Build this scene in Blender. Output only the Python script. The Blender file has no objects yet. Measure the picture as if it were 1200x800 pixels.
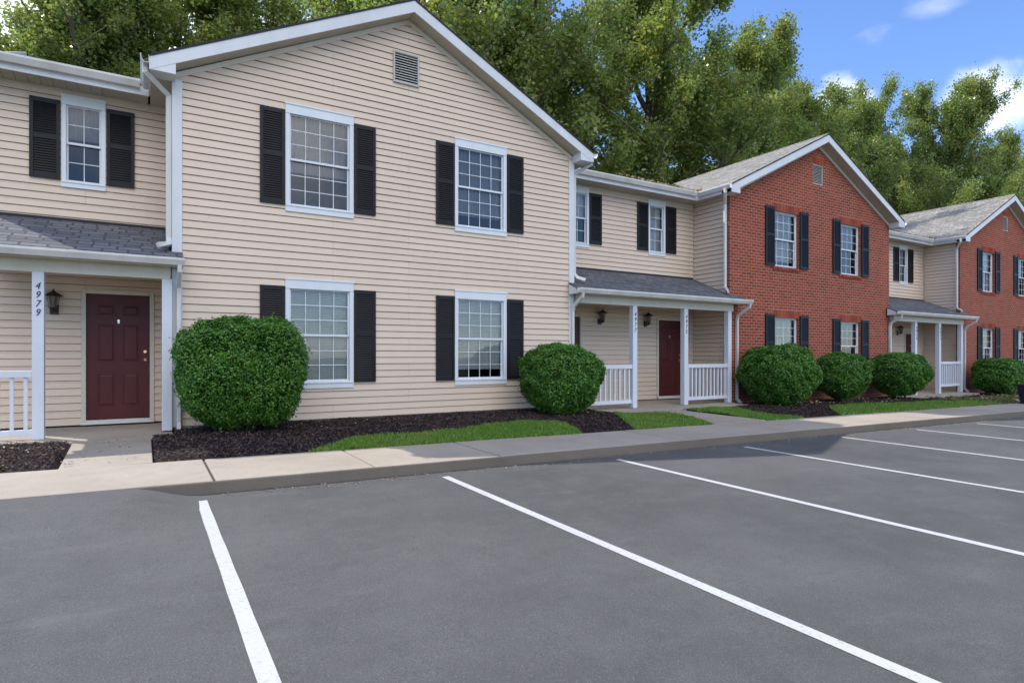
import bpy, math, random
import numpy as np
from mathutils import Vector, Matrix
random.seed(7); rng = np.random.default_rng(7)
R = math.radians
ZS = 1.31                       # eye height: all numbers below are relative to the eye, shifted up on build
sc = bpy.context.scene
COL = sc.collection

# ------------------------------------------------------------------ camera
cam = bpy.data.cameras.new('camera'); camo = bpy.data.objects.new('camera', cam); COL.objects.link(camo)
camo.location = (0, 0, ZS)
camo.rotation_euler = (R(90), 0, -math.atan(430/710))
cam.sensor_width = 36; cam.lens = 36*710/1200; cam.shift_y = 17/1200; cam.clip_start = .1; cam.clip_end = 2000
sc.camera = camo
# ------------------------------------------------------------------ sun and sky
SUN = Vector((.52, -.66, -1.0)).normalized()
sl = bpy.data.lights.new('sun', 'SUN'); so = bpy.data.objects.new('sun', sl); COL.objects.link(so)
sl.energy = 2.35; sl.angle = R(.55); sl.color = (1, .955, .88)
so.rotation_euler = SUN.to_track_quat('-Z', 'Y').to_euler(); so.location = (-20, 30, 40)
w = bpy.data.worlds.new('World'); sc.world = w; w.use_nodes = True
nt = w.node_tree; nt.nodes.clear(); N = nt.nodes.new; L = nt.links.new
out = N('ShaderNodeOutputWorld'); bg = N('ShaderNodeBackground'); sky = N('ShaderNodeTexSky')
sky.sky_type = 'NISHITA'; sky.sun_disc = False
sky.sun_elevation = math.asin(-SUN.z); sky.sun_rotation = math.atan2(-SUN.x, -SUN.y)
sky.air_density = 1.0; sky.dust_density = .35; sky.ozone_density = 2.5
bg.inputs[1].default_value = .15
tc = N('ShaderNodeTexCoord')
def cloud(center, radius, ystretch, scale, lo, hi, detail=9):
    """one cloud bank: noise gated by the distance from a direction of the sky"""
    mp = N('ShaderNodeMapping'); mp.inputs[3].default_value = (1, 1, ystretch)
    L(tc.outputs['Generated'], mp.inputs[0])
    c = Vector(center).normalized(); c.z *= ystretch
    d = N('ShaderNodeVectorMath'); d.operation = 'DISTANCE'; L(mp.outputs[0], d.inputs[0]); d.inputs[1].default_value = c
    g = N('ShaderNodeMapRange'); L(d.outputs['Value'], g.inputs[0]); g.inputs[1].default_value = radius; g.inputs[2].default_value = radius*.15
    g.inputs[3].default_value = -.55; g.inputs[4].default_value = .28
    n = N('ShaderNodeTexNoise'); n.inputs['Scale'].default_value = scale; n.inputs['Detail'].default_value = detail; n.inputs['Roughness'].default_value = .58
    L(mp.outputs[0], n.inputs['Vector'])
    a = N('ShaderNodeMath'); a.operation = 'ADD'; L(n.outputs[0], a.inputs[0]); L(g.outputs[0], a.inputs[1])
    r = N('ShaderNodeMapRange'); r.interpolation_type = 'SMOOTHSTEP'; L(a.outputs[0], r.inputs[0]); r.inputs[1].default_value = lo; r.inputs[2].default_value = hi
    return r.outputs[0]
def sky_dir(px, py):
    th = math.atan(430/710); c, s = math.cos(th), math.sin(th); t = (px-600)/710
    return (t*c+s, -t*s+c, (417-py)/710)
masks = [(cloud(sky_dir(1165, 118), .155, 1.5, 8, .44, .80), .62), (cloud(sky_dir(985, 115), .10, 1.5, 10, .48, .7), .4),
         (cloud(sky_dir(1020, 42), .085, 2.2, 16, .50, 1.15), .22), (cloud(sky_dir(1110, 2), .10, 3.0, 12, .50, 1.1), .2),
         (cloud(sky_dir(80, 60), .7, 1.3, 3, .40, .8), .75),
         (cloud((-.1, -.75, .85), 1.02, 1.0, 2.6, .30, .56), 1.3)]  # last one: unseen bank behind the camera, added to brighten the shaded fronts
gm = N('ShaderNodeGamma'); gm.inputs[1].default_value = 1.15; L(sky.outputs[0], gm.inputs[0])
tint = N('ShaderNodeMix'); tint.data_type = 'RGBA'; tint.blend_type = 'MULTIPLY'; tint.inputs[0].default_value = 1; L(gm.outputs[0], tint.inputs[6]); tint.inputs[7].default_value = (.55, .595, .70, 1)
prev = tint.outputs[2]
for m, k in masks:
    mul = N('ShaderNodeMath'); mul.operation = 'MULTIPLY'; L(m, mul.inputs[0]); mul.inputs[1].default_value = min(k, 1)
    mx = N('ShaderNodeMix'); mx.data_type = 'RGBA'; L(mul.outputs[0], mx.inputs[0]); L(prev, mx.inputs[6]); mx.inputs[7].default_value = (6.6*max(k, 1), 6.6*max(k, 1), 6.7*max(k, 1), 1)
    prev = mx.outputs[2]
L(prev, bg.inputs[0]); L(bg.outputs[0], out.inputs[0])
vs = sc.view_settings; vs.view_transform = 'Standard'; vs.look = 'None'; vs.gamma = 1; vs.use_curve_mapping = False
vs.exposure = 1.06
sc.cycles.max_bounces = 8; sc.cycles.transparent_max_bounces = 12; sc.cycles.use_denoising = True

# ------------------------------------------------------------------ materials
def mat(name, color, rough=.6, spec=.3, metal=0):
    m = bpy.data.materials.new(name); m.use_nodes = True
    b = m.node_tree.nodes['Principled BSDF']
    b.inputs['Base Color'].default_value = (*color, 1); b.inputs['Roughness'].default_value = rough
    b.inputs['Specular IOR Level'].default_value = spec; b.inputs['Metallic'].default_value = metal
    return m
class G:
    """small node graph helper"""
    def __init__(s, m): s.m = m; s.t = m.node_tree; s.b = s.t.nodes['Principled BSDF']; s.o = None
    def n(s, typ, **kw):
        x = s.t.nodes.new(typ)
        for k, v in kw.items():
            if k.startswith('i_'): x.inputs[k[2:].replace('_', ' ')].default_value = v
            else: setattr(x, k, v)
        return x
    def l(s, a, b): s.t.links.new(a, b)
    def coord(s, scale=(1, 1, 1)):
        c = s.n('ShaderNodeTexCoord'); mp = s.n('ShaderNodeMapping'); mp.inputs[3].default_value = scale
        s.l(c.outputs['Object'], mp.inputs[0]); return mp.outputs[0]
    def noise(s, scale, detail=4, rough=.55, vec=None):
        x = s.n('ShaderNodeTexNoise'); x.inputs['Scale'].default_value = scale; x.inputs['Detail'].default_value = detail; x.inputs['Roughness'].default_value = rough
        s.l(vec if vec is not None else s.coord(), x.inputs['Vector']); return x.outputs[0]
    def ramp(s, f, stops):
        x = s.n('ShaderNodeValToRGB'); e = x.color_ramp.elements
        while len(e) < len(stops): e.new(.5)
        for k, (p, c) in enumerate(stops): e[k].position = p; e[k].color = (*c, 1)
        s.l(f, x.inputs[0]); return x.outputs[0]
    def mix(s, f, a, b, mode='MIX'):
        x = s.n('ShaderNodeMix'); x.data_type = 'RGBA'; x.blend_type = mode
        for i, v in ((0, f), (6, a), (7, b)):
            if isinstance(v, (int, float)): x.inputs[i].default_value = v
            elif isinstance(v, tuple): x.inputs[i].default_value = (*v, 1)
            else: s.l(v, x.inputs[i])
        return x.outputs[2]
    def rng(s, f, a, b, c, d):
        x = s.n('ShaderNodeMapRange'); s.l(f, x.inputs[0])
        for i, v in enumerate((a, b, c, d)): x.inputs[i+1].default_value = v
        return x.outputs[0]
    def col(s, c): s.l(c, s.b.inputs['Base Color'])
    def bump(s, h, strength, dist):
        x = s.n('ShaderNodeBump'); x.inputs['Strength'].default_value = strength; x.inputs['Distance'].default_value = dist
        s.l(h, x.inputs['Height']); s.l(x.outputs[0], s.b.inputs['Normal'])
def dirty(name, color, var=.12, rough=.55, scale=2.5, streak=True, bump=0):
    """paint or vinyl with faint weathering"""
    m = mat(name, color, rough); g = G(m)
    v = g.coord((1, 1, .25 if streak else 1))
    f = g.noise(scale, 6, .65, v)
    c0 = tuple(x*(1-var) for x in color); c1 = tuple(min(1, x*(1+var*.6)) for x in color)
    g.col(g.ramp(f, [(.3, c0), (.7, c1)]))
    if bump: g.bump(g.noise(160, 3, .6), bump, .004)
    return m
def siding_mat(name, color):
    m = mat(name, color, .5, .35); g = G(m)
    # each course is a panel of its own: a faint shift of tone per course and length, plus weather streaks
    br = g.n('ShaderNodeTexBrick'); br.offset = .37
    sx = g.n('ShaderNodeSeparateXYZ'); g.l(g.coord(), sx.inputs[0])
    ad = g.n('ShaderNodeMath'); ad.operation = 'ADD'; g.l(sx.outputs[0], ad.inputs[0]); g.l(sx.outputs[1], ad.inputs[1])
    cb = g.n('ShaderNodeCombineXYZ'); g.l(ad.outputs[0], cb.inputs[0]); g.l(sx.outputs[2], cb.inputs[1]); g.l(cb.outputs[0], br.inputs['Vector'])
    br.inputs['Scale'].default_value = 1; br.inputs['Brick Width'].default_value = 3.66; br.inputs['Row Height'].default_value = .2286; br.inputs['Mortar Size'].default_value = .0022; br.inputs['Mortar'].default_value = (.5, .5, .5, 1)
    br.inputs['Color1'].default_value = (.0, .0, .0, 1); br.inputs['Color2'].default_value = (1, 1, 1, 1)
    a = g.mix(br.outputs['Color'], tuple(x*.965 for x in color), tuple(min(1, x*1.02) for x in color))
    a = g.mix(br.outputs['Fac'], a, tuple(x*.45 for x in color))
    f = g.noise(1.6, 6, .62, g.coord((1, 1, .35)))
    g.col(g.mix(g.rng(f, .35, .75, 0, .35), a, tuple(x*y for x, y in zip(color, (.86, .82, .78)))))
    g.bump(g.noise(1.1, 3, .5, g.coord((1, 1, .6))), .25, .03)
    return m
def brick_mat():
    m = mat('brick', (.3, .08, .05), .85, .2); g = G(m)
    sx = g.n('ShaderNodeSeparateXYZ'); g.l(g.coord(), sx.inputs[0])
    ad = g.n('ShaderNodeMath'); ad.operation = 'ADD'; g.l(sx.outputs[0], ad.inputs[0]); g.l(sx.outputs[1], ad.inputs[1])
    cb = g.n('ShaderNodeCombineXYZ'); g.l(ad.outputs[0], cb.inputs[0]); g.l(sx.outputs[2], cb.inputs[1])
    br = g.n('ShaderNodeTexBrick'); g.l(cb.outputs[0], br.inputs['Vector'])
    br.inputs['Scale'].default_value = 1; br.inputs['Brick Width'].default_value = .2032; br.inputs['Row Height'].default_value = .0762
    br.inputs['Mortar Size'].default_value = .0085; br.inputs['Mortar Smooth'].default_value = .15; br.inputs['Bias'].default_value = -.1
    br.inputs['Color1'].default_value = (.38, .072, .036, 1); br.inputs['Color2'].default_value = (.185, .038, .024, 1)
    br.inputs['Mortar'].default_value = (.48, .31, .225, 1)
    n = g.noise(2.2, 5, .6)
    c = g.mix(g.rng(n, .35, .7, 0, .35), br.outputs[0], (.30, .060, .030))
    n2 = g.noise(70, 3, .7)
    g.col(g.mix(g.rng(n2, .3, .7, .35, 0), c, (.10, .03, .02)))
    inv = g.n('ShaderNodeMath'); inv.operation = 'MULTIPLY_ADD'; g.l(br.outputs['Fac'], inv.inputs[0]); inv.inputs[1].default_value = -1; 
    g.l(n2, inv.inputs[2]); g.bump(inv.outputs[0], .7, .006)
    return m
def shingle_mat(name, ca, cb_, cm, axis):
    """asphalt shingles; axis tells along which way the courses run"""
    m = mat(name, ca, .9, .15); g = G(m)
    sx = g.n('ShaderNodeSeparateXYZ'); g.l(g.coord(), sx.inputs[0])
    mul = g.n('ShaderNodeMath'); mul.operation = 'MULTIPLY'; g.l(sx.outputs[2], mul.inputs[0]); mul.inputs[1].default_value = 2.4
    cb = g.n('ShaderNodeCombineXYZ'); g.l(sx.outputs[0 if axis == 'x' else 1], cb.inputs[0]); g.l(mul.outputs[0], cb.inputs[1])
    jit = g.noise(3, 2, .5); va = g.n('ShaderNodeVectorMath'); va.operation = 'MULTIPLY_ADD'
    cj = g.n('ShaderNodeCombineXYZ'); g.l(jit, cj.inputs[1]); g.l(cj.outputs[0], va.inputs[0]); va.inputs[1].default_value = (0, .03, 0); g.l(cb.outputs[0], va.inputs[2])
    br = g.n('ShaderNodeTexBrick'); g.l(va.outputs[0], br.inputs['Vector'])
    br.offset = .43; br.squash = .62; br.squash_frequency = 3
    br.inputs['Scale'].default_value = 1; br.inputs['Brick Width'].default_value = .30; br.inputs['Row Height'].default_value = .142
    br.inputs['Mortar Size'].default_value = .016; br.inputs['Mortar Smooth'].default_value = .3
    br.inputs['Color1'].default_value = (*ca, 1); br.inputs['Color2'].default_value = (*cb_, 1); br.inputs['Mortar'].default_value = (*cm, 1)
    f = g.noise(3, 5, .6)
    c = g.mix(g.rng(f, .3, .75, 0, .5), br.outputs[0], tuple(x*.55 for x in ca))
    g.col(g.mix(g.rng(g.noise(220, 2, .7), .35, .65, 0, .4), c, tuple(min(1, x*1.7) for x in cb_)))
    inv = g.n('ShaderNodeMath'); inv.operation = 'MULTIPLY'; g.l(br.outputs['Fac'], inv.inputs[0]); inv.inputs[1].default_value = -1
    g.bump(inv.outputs[0], .9, .012)
    return m
def leaf_mat(name, cols, trans=.35, rough=.5, ns=.5, nk=.45):
    m = bpy.data.materials.new(name); m.use_nodes = True; t = m.node_tree; g = G(m)
    geo = g.n('ShaderNodeNewGeometry')
    c = g.ramp(geo.outputs['Random Per Island'], [(i/(len(cols)-1), k) for i, k in enumerate(cols)])
    nz = g.noise(ns, 3, .6)
    c = g.mix(g.rng(nz, .45, .70, 0, nk), c, tuple(a*b for a, b in zip(cols[-1], (.95, .95, .8))))
    g.b.inputs['Roughness'].default_value = rough; g.b.inputs['Specular IOR Level'].default_value = .45; g.col(c)
    tr = g.n('ShaderNodeBsdfTranslucent'); g.l(g.mix(1.0, c, (1.1, 1.25, .6), 'MULTIPLY'), tr.inputs[0])
    mx = g.n('ShaderNodeMixShader'); mx.inputs[0].default_value = trans
    g.l(g.b.outputs[0], mx.inputs[1]); g.l(tr.outputs[0], mx.inputs[2])
    g.l(mx.outputs[0], t.nodes['Material Output'].inputs[0]); return m
def glass_mat():
    m = bpy.data.materials.new('glass'); m.use_nodes = True; g = G(m)
    tr = g.n('ShaderNodeBsdfTransparent'); tr.inputs[0].default_value = (.86, .9, .92, 1)
    gl = g.n('ShaderNodeBsdfGlossy'); gl.inputs['Roughness'].default_value = .015
    g.bump(g.noise(1.5, 2, .4), .05, .02)
    bn = [x for x in g.t.nodes if x.type == 'BUMP'][0]; g.l(bn.outputs[0], gl.inputs['Normal'])
    fr = g.n('ShaderNodeFresnel'); fr.inputs[0].default_value = 1.8
    mx = g.n('ShaderNodeMixShader'); g.l(fr.outputs[0], mx.inputs[0]); g.l(tr.outputs[0], mx.inputs[1]); g.l(gl.outputs[0], mx.inputs[2])
    g.l(mx.outputs[0], g.t.nodes['Material Output'].inputs[0]); return m
def asphalt_mat():
    m = mat('asphalt', (.12, .12, .12), .82, .3); g = G(m)
    big = g.noise(.32, 6, .62); mid = g.noise(1.9, 7, .72); fine = g.noise(130, 3, .8); sp = g.n('ShaderNodeTexVoronoi'); sp.inputs['Scale'].default_value = 75; g.l(g.coord(), sp.inputs['Vector'])
    c = g.ramp(big, [(.36, (.084, .082, .075)), (.5, (.108, .105, .096)), (.64, (.136, .132, .121))])
    c = g.mix(g.rng(mid, .45, .70, 0, .6), c, (.150, .146, .135))
    c = g.mix(g.rng(g.noise(6.5, 7, .75), .30, .48, .4, 0), c, (.072, .069, .066))
    c = g.mix(g.rng(fine, .40, .60, .6, 0), c, (.045, .045, .048))
    c = g.mix(g.rng(sp.outputs['Distance'], .0, .20, .6, 0), c, (.42, .40, .37))
    streak = g.noise(2.4, 7, .75, g.coord((.35, 1.8, 1)))
    c = g.mix(g.rng(streak, .55, .72, 0, .22), c, (.20, .19, .175))
    # a few hairline cracks, wandering across the sealcoat
    w_ = g.n('ShaderNodeVectorMath'); w_.operation = 'MULTIPLY_ADD'; nn = g.n('ShaderNodeTexNoise'); nn.inputs['Scale'].default_value = 1.3; nn.inputs['Detail'].default_value = 8
    co = g.coord(); g.l(co, nn.inputs['Vector']); g.l(nn.outputs[1], w_.inputs[0]); w_.inputs[1].default_value = (.9, .9, 0); g.l(co, w_.inputs[2])
    vo = g.n('ShaderNodeTexVoronoi'); vo.feature = 'DISTANCE_TO_EDGE'; vo.inputs['Scale'].default_value = .33; g.l(w_.outputs[0], vo.inputs['Vector'])
    mk = g.n('ShaderNodeMath'); mk.operation = 'MULTIPLY'; g.l(g.rng(vo.outputs['Distance'], .0, .0035, .8, 0), mk.inputs[0]); g.l(g.rng(g.noise(.6, 2, .5), .54, .66, 0, .7), mk.inputs[1])
    g.col(g.mix(mk.outputs[0], c, (.035, .035, .037)))
    h = g.n('ShaderNodeMath'); h.operation = 'ADD'; g.l(fine, h.inputs[0]); g.l(g.noise(35, 4, .7), h.inputs[1]); g.bump(h.outputs[0], .75, .008)
    return m
def concrete_mat(name, color, k=1):
    m = mat(name, color, .85, .2); g = G(m)
    big = g.noise(.9, 6, .65); fine = g.noise(120, 4, .7); mid = g.noise(7, 6, .7)
    c = g.ramp(big, [(.3, tuple(x*.80 for x in color)), (.7, tuple(x*1.06 for x in color))])
    c = g.mix(g.rng(mid, .5, .75, 0, .35), c, tuple(x*y for x, y in zip(color, (.66, .62, .56))))
    c = g.mix(g.rng(fine, .35, .6, .35, 0), c, tuple(x*.5 for x in color))
    g.col(c); g.bump(fine, .35, .004); return m
def soil_mat():
    m = mat('mulch_soil', (.03, .022, .02), .95, .1); g = G(m)
    c = g.ramp(g.noise(45, 6, .75), [(.35, (.010, .008, .009)), (.55, (.034, .026, .028)), (.75, (.085, .062, .055))])
    g.col(c); g.bump(g.noise(60, 5, .75), 1.0, .02); return m
def chip_mat(name, cols):
    m = mat(name, cols[0], .9, .15); g = G(m); geo = g.n('ShaderNodeNewGeometry')
    g.col(g.ramp(geo.outputs['Random Per Island'], cols_to(cols))); return m
def cols_to(cols): return [(i/(len(cols)-1), k) for i, k in enumerate(cols)]

M = dict(
    siding=siding_mat('vinyl_siding', (.73, .578, .452)),
    brick=brick_mat(), soldier=None,
    white=dirty('white_paint', (.68, .68, .69), .10, .45), trim=dirty('cream_trim', (.62, .56, .47), .12, .5),
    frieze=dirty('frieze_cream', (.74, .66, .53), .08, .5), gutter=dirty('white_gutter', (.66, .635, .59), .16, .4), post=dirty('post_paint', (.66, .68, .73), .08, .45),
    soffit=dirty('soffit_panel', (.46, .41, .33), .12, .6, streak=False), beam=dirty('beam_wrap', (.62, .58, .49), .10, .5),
    shutter=dirty('shutter_black', (.011, .011, .013), .25, .5, 6), frame=dirty('window_vinyl', (.72, .74, .76), .05, .35),
    door=dirty('maroon_door', (.088, .016, .019), .15, .42, 3), brass=mat('brass', (.75, .52, .25), .25, .5, 1),
    nickel=mat('knocker_metal', (.7, .68, .62), .3, .5, 1),
    bronze=mat('lamp_bronze', (.018, .010, .007), .4, .5), lampglass=mat('lamp_glass', (.16, .13, .11), .15, .5),
    glass=glass_mat(), dark=mat('room_dark', (.022, .022, .026), .9, .1), blind=mat('blind_slat', (.82, .81, .79), .6, .2),
    curtain=dirty('curtain', (.36, .35, .36), .15, .9, 8), number=mat('number_black', (.008, .008, .010), .4, .4),
    porch_shingle=shingle_mat('dark_shingle', (.065, .067, .078), (.165, .166, .180), (.018, .018, .022), 'x'),
    roof_x=shingle_mat('grey_shingle_front', (.105, .10, .09), (.33, .31, .28), (.035, .033, .03), 'x'),
    roof_y=shingle_mat('grey_shingle_side', (.105, .10, .09), (.34, .32, .285), (.035, .033, .03), 'y'),
    edge=mat('roof_edge', (.03, .03, .034), .8), vent=dirty('vent_grey', (.50, .48, .44), .1, .5), vdark=mat('vent_dark', (.03, .03, .035), .9),
    asphalt=asphalt_mat(), paint=None, walk=concrete_mat('sidewalk_concrete', (.40, .345, .278)), curb=concrete_mat('curb_concrete', (.17, .14, .11)),
    slab=concrete_mat('slab_concrete', (.40, .345, .28)), joint=mat('joint_dark', (.06, .052, .045), .95),
    soil=soil_mat(), dirt=concrete_mat('bare_dirt', (.17, .125, .075)), field=concrete_mat('field_ground', (.06, .085, .03)),
    bark=concrete_mat('bark', (.16, .13, .10)), twig=mat('twig', (.07, .05, .035), .9),
    leaf=leaf_mat('tree_leaf', [(.12, .18, .048), (.175, .245, .068), (.25, .32, .10), (.35, .40, .16), (.40, .34, .13)], .52, .28),
    bush=leaf_mat('bush_leaf', [(.035, .115, .014), (.060, .175, .020), (.10, .24, .030), (.17, .33, .050)], .30, .30, 3.2, .5),
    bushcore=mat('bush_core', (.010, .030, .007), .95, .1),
    grass=leaf_mat('grass_blade', [(.075, .18, .016), (.12, .26, .024), (.18, .34, .040), (.32, .36, .11)], .35, .5),
    turf=concrete_mat('turf_soil', (.055, .115, .018)), drygrass=leaf_mat('dry_grass', [(.10, .12, .03), (.16, .14, .06), (.22, .18, .09), (.07, .13, .02)], .3, .7),
    chip=chip_mat('mulch_chip', [(.020, .014, .014), (.034, .024, .024), (.052, .036, .034), (.07, .045, .036), (.13, .09, .068), (.065, .053, .056)]),
    litter=chip_mat('dead_leaf', [(.28, .17, .08), (.42, .33, .20), (.20, .12, .05), (.52, .46, .36)]),
    bin=mat('bin_plastic', (.020, .010, .022), .5, .3), ash=mat('ash', (.5, .5, .5)),
)
def soldier_mat():
    m = mat('soldier_brick', (.36, .08, .04), .85, .2); g = G(m); geo = g.n('ShaderNodeNewGeometry')
    c = g.ramp(geo.outputs['Random Per Island'], [(0, (.42, .095, .046)), (.5, (.31, .062, .032)), (1, (.22, .040, .022))])
    g.col(g.mix(g.rng(g.noise(70, 3, .7), .3, .7, .3, 0), c, (.12, .03, .02))); return m
M['soldier'] = soldier_mat(); M['mortar'] = mat('mortar', (.44, .25, .17), .9)
def paint_mat():
    m = mat('line_paint', (.6, .6, .58), .6, .3); g = G(m)
    c = g.mix(g.rng(g.noise(38, 6, .85), .54, .64, 0, .8), (.50, .49, .47), (.22, .22, .22))
    g.col(g.mix(g.rng(g.noise(1.2, 4, .6), .4, .8, 0, .35), c, (.36, .36, .35))); g.bump(g.noise(120, 3, .7), .35, .004); return m
M['paint'] = paint_mat()

# ------------------------------------------------------------------ mesh helpers
class MB:
    def __init__(s): s.v = []; s.f = []
    def poly(s, pts): i = len(s.v); s.v += [tuple(p) for p in pts]; s.f.append(tuple(range(i, i+len(pts)))); return s
    def box(s, x0, x1, y0, y1, z0, z1):
        i = len(s.v)
        s.v += [(x0,y0,z0),(x1,y0,z0),(x1,y1,z0),(x0,y1,z0),(x0,y0,z1),(x1,y0,z1),(x1,y1,z1),(x0,y1,z1)]
        s.f += [tuple(i+k for k in q) for q in ((0,3,2,1),(4,5,6,7),(0,1,5,4),(1,2,6,5),(2,3,7,6),(3,0,4,7))]; return s
    def prism(s, pts, d):
        """polygon pts extruded by vector d"""
        n = len(pts); i = len(s.v); s.v += [tuple(p) for p in pts]+[(p[0]+d[0], p[1]+d[1], p[2]+d[2]) for p in pts]
        s.f.append(tuple(i+k for k in range(n))[::-1]); s.f.append(tuple(i+n+k for k in range(n)))
        for k in range(n): a, b = i+k, i+(k+1) % n; s.f.append((a, b, b+n, a+n))
        return s
    def cyl(s, p, q, r0, r1, n=10, cap=True):
        p, q = Vector(p), Vector(q); d = (q-p).normalized(); u = d.orthogonal().normalized(); v = d.cross(u); i = len(s.v)
        for c, r in ((p, r0), (q, r1)):
            for k in range(n): a = 2*math.pi*k/n; s.v.append(tuple(c+u*(math.cos(a)*r)+v*(math.sin(a)*r)))
        for k in range(n): a, b = i+k, i+(k+1) % n; s.f.append((a, b, b+n, a+n))
        if cap: s.f.append(tuple(i+k for k in range(n))[::-1]); s.f.append(tuple(i+n+k for k in range(n)))
        return s
    def tube(s, path, w, d, up=(0, 1, 0)):
        """rectangular pipe along a path (downspouts)"""
        P = [Vector(p) for p in path]; n = len(P); i = len(s.v); upv = Vector(up)
        for k, p in enumerate(P):
            t = ((P[min(k+1, n-1)]-p).normalized()+(p-P[max(k-1, 0)]).normalized()).normalized()
            a = t.cross(upv)
            a = a.normalized() if a.length > 1e-4 else Vector((1, 0, 0)); b = a.cross(t).normalized()
            for sx, sy in ((-1,-1),(1,-1),(1,1),(-1,1)): s.v.append(tuple(p+a*(sx*w/2)+b*(sy*d/2)))
        for k in range(n-1):
            for j in range(4): a, b = i+4*k+j, i+4*k+(j+1) % 4; s.f.append((a, b, b+4, a+4))
        s.f.append((i+3, i+2, i+1, i)); s.f.append(tuple(i+4*(n-1)+j for j in range(4))); return s
    def build(s, name, m, parent=None, bevel=0, smooth=False):
        base = Vector((0, 0, 0)) if parent is None else root_loc(parent)
        me = bpy.data.meshes.new(name)
        me.from_pydata([(x-base.x, y-base.y, z+ZS-base.z) for x, y, z in s.v], [], s.f)
        ms = m if isinstance(m, (list, tuple)) else [m]
        for k in ms: me.materials.append(k)
        me.validate(); me.update()
        o = bpy.data.objects.new(name, me); COL.objects.link(o)
        if parent is not None: o.parent = parent
        if bevel:
            b = o.modifiers.new('bevel', 'BEVEL'); b.width = bevel; b.segments = 2; b.limit_method = 'ANGLE'; b.angle_limit = R(40)
        if smooth:
            for p in me.polygons: p.use_smooth = True
        return o
def root_loc(o):
    while o.parent is not None: o = o.parent
    return o.location
def thing(name, label, cat, loc, group=None):
    o = bpy.data.objects.new(name, None); COL.objects.link(o); o.location = (loc[0], loc[1], loc[2]+ZS)
    o['label'] = label; o['category'] = cat
    if group: o['group'] = group
    return o
def lab(o, text): o['label'] = text; return o
def struct(o, kind='structure', label=None, cat=None):
    o['kind'] = kind
    if label: o['label'] = label
    if cat: o['category'] = cat
    return o
def quads_obj(name, V, m, parent=None, tri=False):
    """V: (n,4,3) array -> one mesh, fast"""
    n, k = V.shape[0], V.shape[1]; base = np.array(root_loc(parent)) if parent is not None else np.zeros(3)
    me = bpy.data.meshes.new(name); co = (V.reshape(-1, 3)+np.array([0, 0, ZS])-base).astype(np.float32)
    me.vertices.add(n*k); me.vertices.foreach_set('co', co.ravel())
    me.loops.add(n*k); me.loops.foreach_set('vertex_index', np.arange(n*k, dtype=np.int32))
    me.polygons.add(n); me.polygons.foreach_set('loop_start', np.arange(0, n*k, k, dtype=np.int32)); me.polygons.foreach_set('loop_total', np.full(n, k, dtype=np.int32))
    me.materials.append(m); me.update(calc_edges=True)
    o = bpy.data.objects.new(name, me); COL.objects.link(o)
    if parent is not None: o.parent = parent
    return o
def leaf_quads(P, size, nrm=None, aspect=.62, tilt=1.0, r=None):
    """kite-shaped leaves at points P with random orientation, biased to nrm"""
    r = r or rng; n = len(P); d = r.normal(size=(n, 3)); d /= np.linalg.norm(d, axis=1)[:, None]
    if nrm is not None: d = nrm+d*tilt; d /= np.linalg.norm(d, axis=1)[:, None]
    a = r.normal(size=(n, 3)); u = np.cross(d, a); u /= np.linalg.norm(u, axis=1)[:, None]; v = np.cross(d, u)
    s = (size*(.65+.7*r.random(n)))[:, None]
    fold = d*s*.12
    return np.stack([P-u*s*.5, P+v*s*.5*aspect+fold-u*s*.05, P+u*s*.5, P-v*s*.5*aspect+fold-u*s*.05], 1)

# ------------------------------------------------------------------ ground levels (eye-relative)
def lot_z(x, y):
    x = max(-60, min(100, x)); z = -1.31-.012*x+.01*max(-30, min(y, 8))
    def sm(t): t = max(0, min(1, t)); return t*t*(3-2*t)
    k = sm((.45-x)/.6)*sm((y-4.9)/1.15)
    if -14 < x < .7 and y > 4.8:
        t = walk_z(x, 6.16)-.004; z = z+(t-z)*k
    return z
def walk_z(x, y): return -1.128-.0112*x+.008*(y-7.4)
def wall_base(x):
    pts = [(-30, -1.0), (.3, -1.10), (.9, -1.065), (7.6, -1.065), (8.3, -1.20), (12.6, -1.21), (13.2, -1.22), (20.2, -1.30), (21, -1.34), (25, -1.35), (26, -1.36), (60, -1.7)]
    for (a, za), (b, zb) in zip(pts, pts[1:]):
        if a <= x <= b: return za+(zb-za)*(x-a)/(b-a)
    return -1.2
def bed_z(x, y):
    t = max(0, min(1, (y-7.45)/2.6)); a = walk_z(x, 7.45)-.02; b = wall_base(x)
    return a+(b-a)*t+.035*math.sin(math.pi*t)*(1+.4*math.sin(x*2.1))+.010*math.sin(x*7.3+y*3)*math.sin(y*9.1+x)
CUTS = [(-.83, .09, 7.44, 9.62), (-2.1, .36, 9.55, 10.6), (8.78, 10.28, 7.44, 9.68), (7.74, 12.66, 9.6, 10.6), (21.45, 22.85, 7.44, 9.7), (20.33, 25.05, 9.6, 10.6)]
def soil_z(x, y):
    return bed_z(x, y)-(.09 if any(a < x < b and c < y < d for a, b, c, d in CUTS) else 0)
def grid(name, xs, ys, zf, m):
    b = MB()
    for y in ys:
        for x in xs: b.v.append((x, y, zf(x, y)))
    n = len(xs)
    for j in range(len(ys)-1):
        for i in range(n-1): k = j*n+i; b.f.append((k, k+1, k+n+1, k+n))
    return b.build(name, m, smooth=True)
xs = [-300, -60, -20, -8]+[-7+.12*i for i in range(67)]+[1.2+.8*i for i in range(40)]+[40, 60, 100, 400]
struct(grid('ground', [-700, -60, 0, 45, 100, 900], [-700, -60, 8, 60, 900], lambda x, y: -1.52-.012*max(-60, min(100, x)), M['field']))
struct(grid('parking_lot', sorted(set(xs)), [-40, -20, -8, -2, 0, 2, 4]+[4.2+.1*i for i in range(20)]+[6.16], lot_z, M['asphalt']))

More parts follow.
